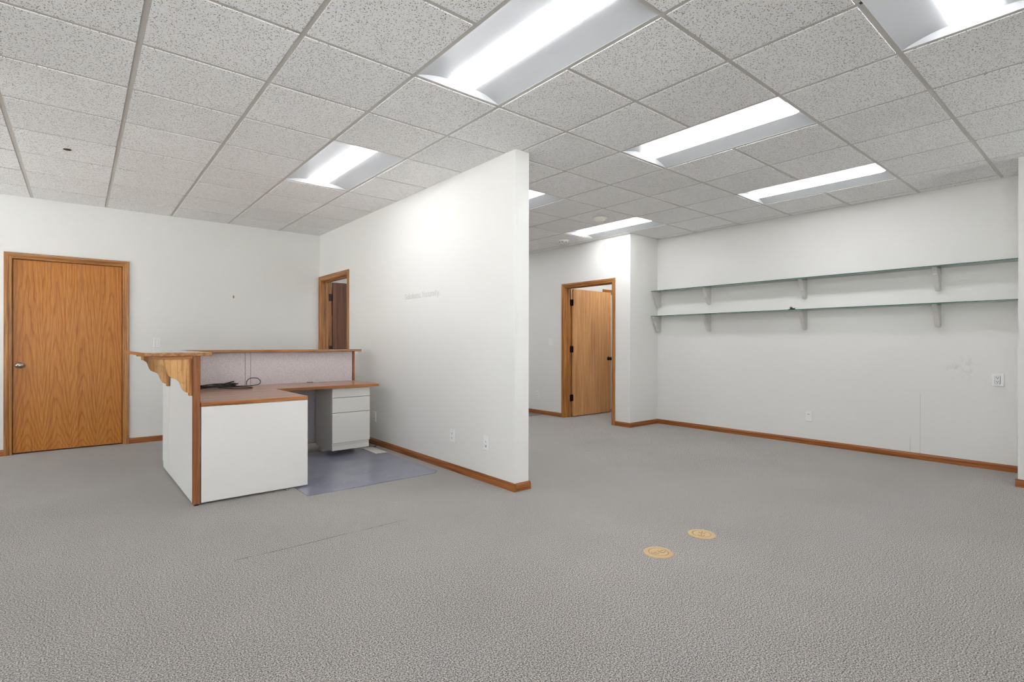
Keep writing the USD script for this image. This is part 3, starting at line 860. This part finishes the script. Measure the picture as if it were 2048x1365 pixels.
# chair mat, notched round the floor register
mp = sg.Polygon([(1.325, 4.01), (2.425, 4.01), (2.49, 4.07), (2.49, 5.075), (2.366, 5.075), (2.366, 5.56), (1.31, 5.56)]).buffer(-.03).buffer(.03, 6)
mm = extrude(mp, .0035).apply_translation((0, 0, .0005))
obj('chair_mat', mm, M['mat'], label='blue-grey vinyl chair mat on the carpet inside the reception desk', cat='floor mat')

# floor register
fr = thing('floor_register', 'pale metal floor vent between the chair mat and the partition baseboard', 'floor vent', (2.439, 5.285, 0), 0)
obj('vent_frame', minus(box(-.064, .064, -.19, .19, .0, .006, .002), box(-.04, .04, -.16, .16, -.01, .02)), M['vent'], fr)
obj('vent_bed', box(-.0395, .0395, -.1595, .1595, .0005, .0015), M['vent_dark'], fr)
for q in range(12):
    y = -.15 + q * .0273
    obj('louvre', rot(box(-.0395, .0395, y - .007, y + .007, .0022, .0036), 18, (1, 0, 0), (0, y, .003)), M['vent'], fr)
obj('louvre_rib', box(-.003, .003, -.1595, .1595, .0046, .0056), M['vent'], fr)

# ------------------------------------------------------------------ floor boxes
TAN = plain('tan_cover', lin(200, 170, 126), 0.4, bump=(60, 0.1, 0.002))
TAN2 = plain('tan_groove', lin(132, 104, 72), 0.5)


def floor_box(loc, rz, label):
    t = thing('floor_outlet_cover', label, 'floor outlet', loc, rz, 'round floor outlet covers')
    obj('ring', lathe([(.054, 0), (.081, 0), (.081, .002), (.078, .0045), (.060, .006), (.056, .005), (.054, .004), (.054, 0)], 56), TAN, t, smooth=30)
    obj('plate', lathe([(0, 0), (.0515, 0), (.0515, .0042), (.050, .005), (0, .005)], 48), TAN, t)
    obj('groove', lathe([(.0516, 0), (.0538, 0), (.0538, .0025), (.0516, .0025), (.0516, 0)], 48), TAN2, t)
    for s in (-1, 1):
        c = obj('screw_cap', move(lathe([(0, 0), (.0185, 0), (.0185, .0012), (.016, .0022), (0, .0022)], 28), s * .024, 0, .005), TAN, t)
        obj('slot', move(box(-.012, .012, -.0022, .0022, .0022, .0026), s * .024, 0, .005), TAN2, c)
        obj('seam', move(lathe([(.0186, 0), (.0204, 0), (.0204, .0003), (.0186, .0003), (.0186, 0)], 28), s * .024, 0, .005), TAN2, t)
    return t


floor_box((2.895, 1.697, 0), 25, 'round tan floor outlet cover, the farther one and right of the other')
floor_box((2.456, 1.700, 0), -10, 'round tan floor outlet cover, the nearer one and left of the other')

# ------------------------------------------------------------------ glass shelves
def shelf(y0, y1, ztop, label, group):
    t = thing('glass_shelf', label, 'shelf', (0, 0, 0), 0, group)
    x0, x1, th = 6.258, 6.452, .009
    obj('glass_plate', cat(box(x0 + .0012, x1, y0, y1, ztop - th, ztop)), M['glass_face'], t)
    obj('front_edge', box(x0, x0 + .001, y0, y1, ztop - th, ztop), M['glass_edge'], t, label='dark green polished front edge')
    obj('back_edge', box(x1 + .0002, x1 + .0012, y0, y1, ztop - th, ztop), M['glass_back'], t)
    return t


for ztop, nm in ((1.905, 'upper'), (1.549, 'lower')):
    jy = 2.478 if nm == 'upper' else 1.40
    shelf(jy + .001, 4.462, ztop, f'{nm} clear glass shelf, its left pane as far as the joint', 'glass shelves')
    shelf(YN0 + .03, jy - .001, ztop, f'{nm} clear glass shelf, its right pane running behind the wall edge', 'glass shelves')


def bracket_mesh():
    """Side outline (out from the wall, up from the shelf underside), scalloped front."""
    o = [(0, 0), (.172, 0), (.176, -.006), (.170, -.016), (.158, -.026), (.146, -.044), (.139, -.058), (.142, -.066), (.131, -.078), (.117, -.098), (.108, -.114), (.110, -.122), (.099, -.134), (.086, -.152), (.077, -.168),
         (.077, -.178), (.068, -.192), (.052, -.207), (.036, -.214), (.02, -.216), (.006, -.210), (0, -.2)]
    o = np.array(o) * np.array([.95, 1.0])
    pts = np.c_[-o[:, 0], o[:, 1] - .0045]
    body = None
    for half, inset in ((.021, .0055), (.0195, .0025), (.016, 0.0)):
        ring = np.array(sg.Polygon(pts).buffer(-inset, join_style=1).exterior.coords)[:-1] if inset else pts
        part = to_man(extrude_y(ring, -half, half))
        body = part if body is None else body + part
    q = body.to_mesh()
    return trimesh.Trimesh(q.vert_properties[:, :3], q.tri_verts, process=False)


br0 = None
BY = [(4.446, 'by the left corner of the niche'), (3.672, 'second from the left'), (2.478, 'in the middle of the shelf'), (1.262, 'farthest right')]
for ztop, nm in ((1.905, 'upper'), (1.549, 'lower')):
    for y, where in BY:
        loc = (XN - .0005, y, ztop - .0095)
        lb = f'clear plastic bracket under the {nm} glass shelf, {where}'
        if br0 is None:
            br0 = thing('shelf_bracket', lb, 'bracket', loc, 0, 'shelf brackets')
            obj('bracket_body', bracket_mesh(), M['acrylic'], br0, smooth=35)
            obj('top_plate', box(-.18, -.002, -.024, .024, -.004, -.0002, .001), M['acrylic'], br0)
        else:
            copy_of(br0, loc, 0, lb)

# small black object on the lower shelf
bk = [move(trimesh.creation.icosphere(2, .011), 6.30, 2.575, 1.5605), move(rot(trimesh.creation.cone(.008, .028, sections=10), 12, (0, 1, 0)), 6.30, 2.583, 1.564), move(rot(trimesh.creation.cone(.008, .026, sections=10), -20, (1, 0, 0)), 6.30, 2.563, 1.564),
      box(6.29, 6.31, 2.53, 2.60, 1.5495, 1.557, .002), move(rot(trimesh.creation.cone(.008, .05, sections=10), 80, (1, 0, 0)), 6.30, 2.562, 1.558)]
obj('clip', cat(*bk), M['black'], label='small jagged black clip lying on the lower glass shelf', cat='clip')

# ------------------------------------------------------------------ switches and sockets
def plate(kind, label, loc, rz, cat_, group):
    n = 'light_switch' if kind == 'switch' else 'wall_outlet'
    t = thing(n, label, cat_, loc, rz, group)
    w = .043 if kind == 'decora' else .036
    obj('cover_plate', box(-w, w, -.0075, -.0002, -.059, .059, .003), M['plastic'], t)

    def dot(x, z, sx, sz, m='plastic_dark', y=-.0095, parent=t, nm='slot'):
        obj(nm, box(x - sx, x + sx, y - .0006, y + .001, z - sz, z + sz), M[m], parent)
    if kind == 'switch':
        r = obj('rocker', trimesh.convex.convex_hull(np.array([(x, y, z) for x in (-.0165, .0165) for y, z in ((-.006, -.034), (-.006, .034), (-.0085, -.033), (-.0115, .033))])), M['plastic'], t)
        obj('bezel', minus(box(-.019, .019, -.0075, -.006, -.0365, .0365), box(-.0168, .0168, -.02, .02, -.0343, .0343)), M['plastic_grey'], t)
    if kind == 'duplex':
        for z in (-.0195, .0195):
            r = obj('socket', box(-.017, .017, -.009, -.006, z - .014, z + .014, .002), M['plastic'], t)
            dot(-.0065, z + .003, .0017, .0048, parent=r); dot(.0065, z + .003, .0017, .0042, parent=r)
            dot(0, z - .0078, .0028, .0028, parent=r)
    if kind == 'half':
        r = obj('socket', box(-.017, .017, -.009, -.006, .006, .034, .002), M['plastic'], t)
        dot(-.0075, .024, .0035, .0035, parent=r); dot(.0075, .022, .0035, .0035, parent=r)
        obj('socket', box(-.017, .017, -.0085, -.006, -.034, -.006, .002), M['plastic'], t)
    if kind == 'jack':
        r = obj('jack_ring', move(rot(lathe([(0, 0), (.010, 0), (.010, .003), (.007, .004), (0, .004)], 24), 90, (1, 0, 0)), 0, -.0065, .014), M['plastic'], t)
        obj('jack_hole', move(rot(lathe([(0, 0), (.004, 0), (.004, .001), (0, .001)], 16), 90, (1, 0, 0)), 0, -.0105, .014), M['plastic_grey'], t)
        obj('jack_port', minus(box(-.009, .009, -.009, -.006, -.034, -.014, .001), box(-.006, .006, -.02, -.0075, -.031, -.018)), M['plastic'], t)
    if kind == 'decora':
        obj('bezel', minus(box(-.0195, .0195, -.0075, -.006, -.0375, .0375), box(-.0172, .0172, -.02, .02, -.0352, .0352)), M['plastic_grey'], t)
        r = obj('socket', box(-.017, .017, -.0092, -.006, -.035, .035, .0015), M['plastic'], t)
        for z in (-.018, .018):
            dot(-.0065, z + .004, .002, .0045, parent=r); dot(.0065, z + .004, .002, .004, parent=r)
            dot(0, z - .008, .003, .003, parent=r)
    for z in ((-.048, .048) if kind in ('switch', 'decora') else (0,)):
        obj('screw', move(rot(lathe([(0, 0), (.003, 0), (.003, .0008), (0, .0008)], 12), 90, (1, 0, 0)), 0, -.0065, z), M['plastic_grey'], t)
    return t


plate('switch', 'white rocker light switch on the back wall beside the closed oak door', (.707, YB, 1.160), 0, 'light switch', 'light switches')
plate('switch', 'white light switch on the far wall left of the open right door', (XD, 6.063, 1.175), -90, 'light switch', 'light switches')
G_ = 'wall outlets'
plate('duplex', 'white outlet low on the partition right beside the drawer unit', (XP0, 5.61, .316), -90, 'wall outlet', G_)
plate('duplex', 'white outlet with dark slots low in the middle of the partition', (XP0, 3.992, .318), -90, 'wall outlet', G_)
plate('jack', 'white cable jack plate low on the partition closest to its free end', (XP0, 3.480, .325), -90, 'wall outlet', G_)
plate('duplex', 'white outlet low on the far wall beneath the light switch by the right door', (XD, 6.371, .317), -90, 'wall outlet', G_)
plate('half', 'white outlet with two dark holes, low on the wall below the glass shelves', (XN, 2.441, .322), -90, 'wall outlet', G_)
plate('decora', 'wide white outlet plate higher up at the right end of the shelf wall', (XN, .833, .828), -90, 'wall outlet', G_)

# ------------------------------------------------------------------ lettering on the partition
wl = thing('wall_lettering', 'thin pale lettering on the partition reading Solutions. Naturally.', 'lettering')
R = np.eye(4); R[:3, :3] = np.array([[0, 0, -1], [-1, 0, 0], [0, 1, 0]])   # x -> -y, y -> z, z -> -x
full = meshkit.text_mesh('Solutions. Naturally.', .056, .0015)
kx, fx0 = .685 / full.extents[0], full.bounds[0][0]
wx = meshkit.text_mesh('Solutions. N', .056, .0015).bounds[1][0] - np.ptp(meshkit.text_mesh('N', .056, .0015).bounds[:, 0]) - fx0
for word, off in (('Solutions.', 0.0), ('Naturally.', wx)):
    tm = meshkit.text_mesh(word, .056, .0015)
    tm.apply_translation((off - tm.bounds[0][0], 0, 0))
    tm.apply_transform(np.diag([kx, 1, 1, 1])); tm.apply_transform(R)
    obj('word', move(tm, XP0 - .0002, 4.897, 1.608), M['letter'], wl)

# picture hook on the back wall
hk = thing('picture_hook', 'tiny brass picture hook left on the back wall', 'hook', (1.516, YB, 1.745), 0)
obj('hook_plate', box(-.008, .008, -.0016, -.0002, -.014, .016, .0006), M['brass'], hk)
obj('hook_wire', tube(spline([(0, -.002, -.012), (0, -.006, -.019), (0, -.013, -.016), (0, -.014, -.008)], 20), .0018, 8), M['brass'], hk)
obj('nail', move(rot(trimesh.creation.cylinder(radius=.003, height=.012, sections=12), 60, (1, 0, 0)), 0, -.005, .012), M['brass'], hk)

# ceiling fittings
sx, sy = gx(-.5), gy(3.5)
obj('sprinkler_plate', move(lathe([(0, -.003), (.018, -.003), (.024, -.0015), (.026, 0), (0, 0)], 28), sx, sy, HC - .006), M['rust'], label='small dark brown fitting in the middle of a ceiling tile on the left', cat='ceiling fitting')
sm = thing('smoke_detector', 'cream domed detector on the ceiling in front of the farthest light', 'detector', (gx(7.52), gy(1.52), HC - .006), 0)
obj('detector_base', lathe([(0, 0), (.085, 0), (.085, -.008), (.078, -.014), (0, -.014)][::-1], 40), M['cream'], sm, smooth=30)
obj('detector_dome', lathe([(0, -.045), (.03, -.043), (.05, -.035), (.062, -.022), (.066, -.0142), (0, -.0142)], 40), M['cream'], sm, smooth=40)
sm = thing('smoke_alarm', 'white round smoke alarm with dark vents on the ceiling above the right door', 'detector', (gx(8.55), gy(3.55), HC - .006), 0)
obj('alarm_base', lathe([(0, -.012), (.08, -.012), (.082, 0), (0, 0)], 40), M['plastic'], sm, smooth=30)
obj('alarm_cover', lathe([(0, -.036), (.048, -.035), (.062, -.028), (.068, -.0122), (0, -.0122)], 40), M['plastic'], sm, smooth=30)
for q in range(3):
    a = math.radians(210 + q * 60 - 60)
    obj('alarm_vent', move(box(-.008, .008, -.006, .006, -.004, .004, .001), .057 * math.cos(a), .057 * math.sin(a), -.029), M['plastic_dark'], sm)
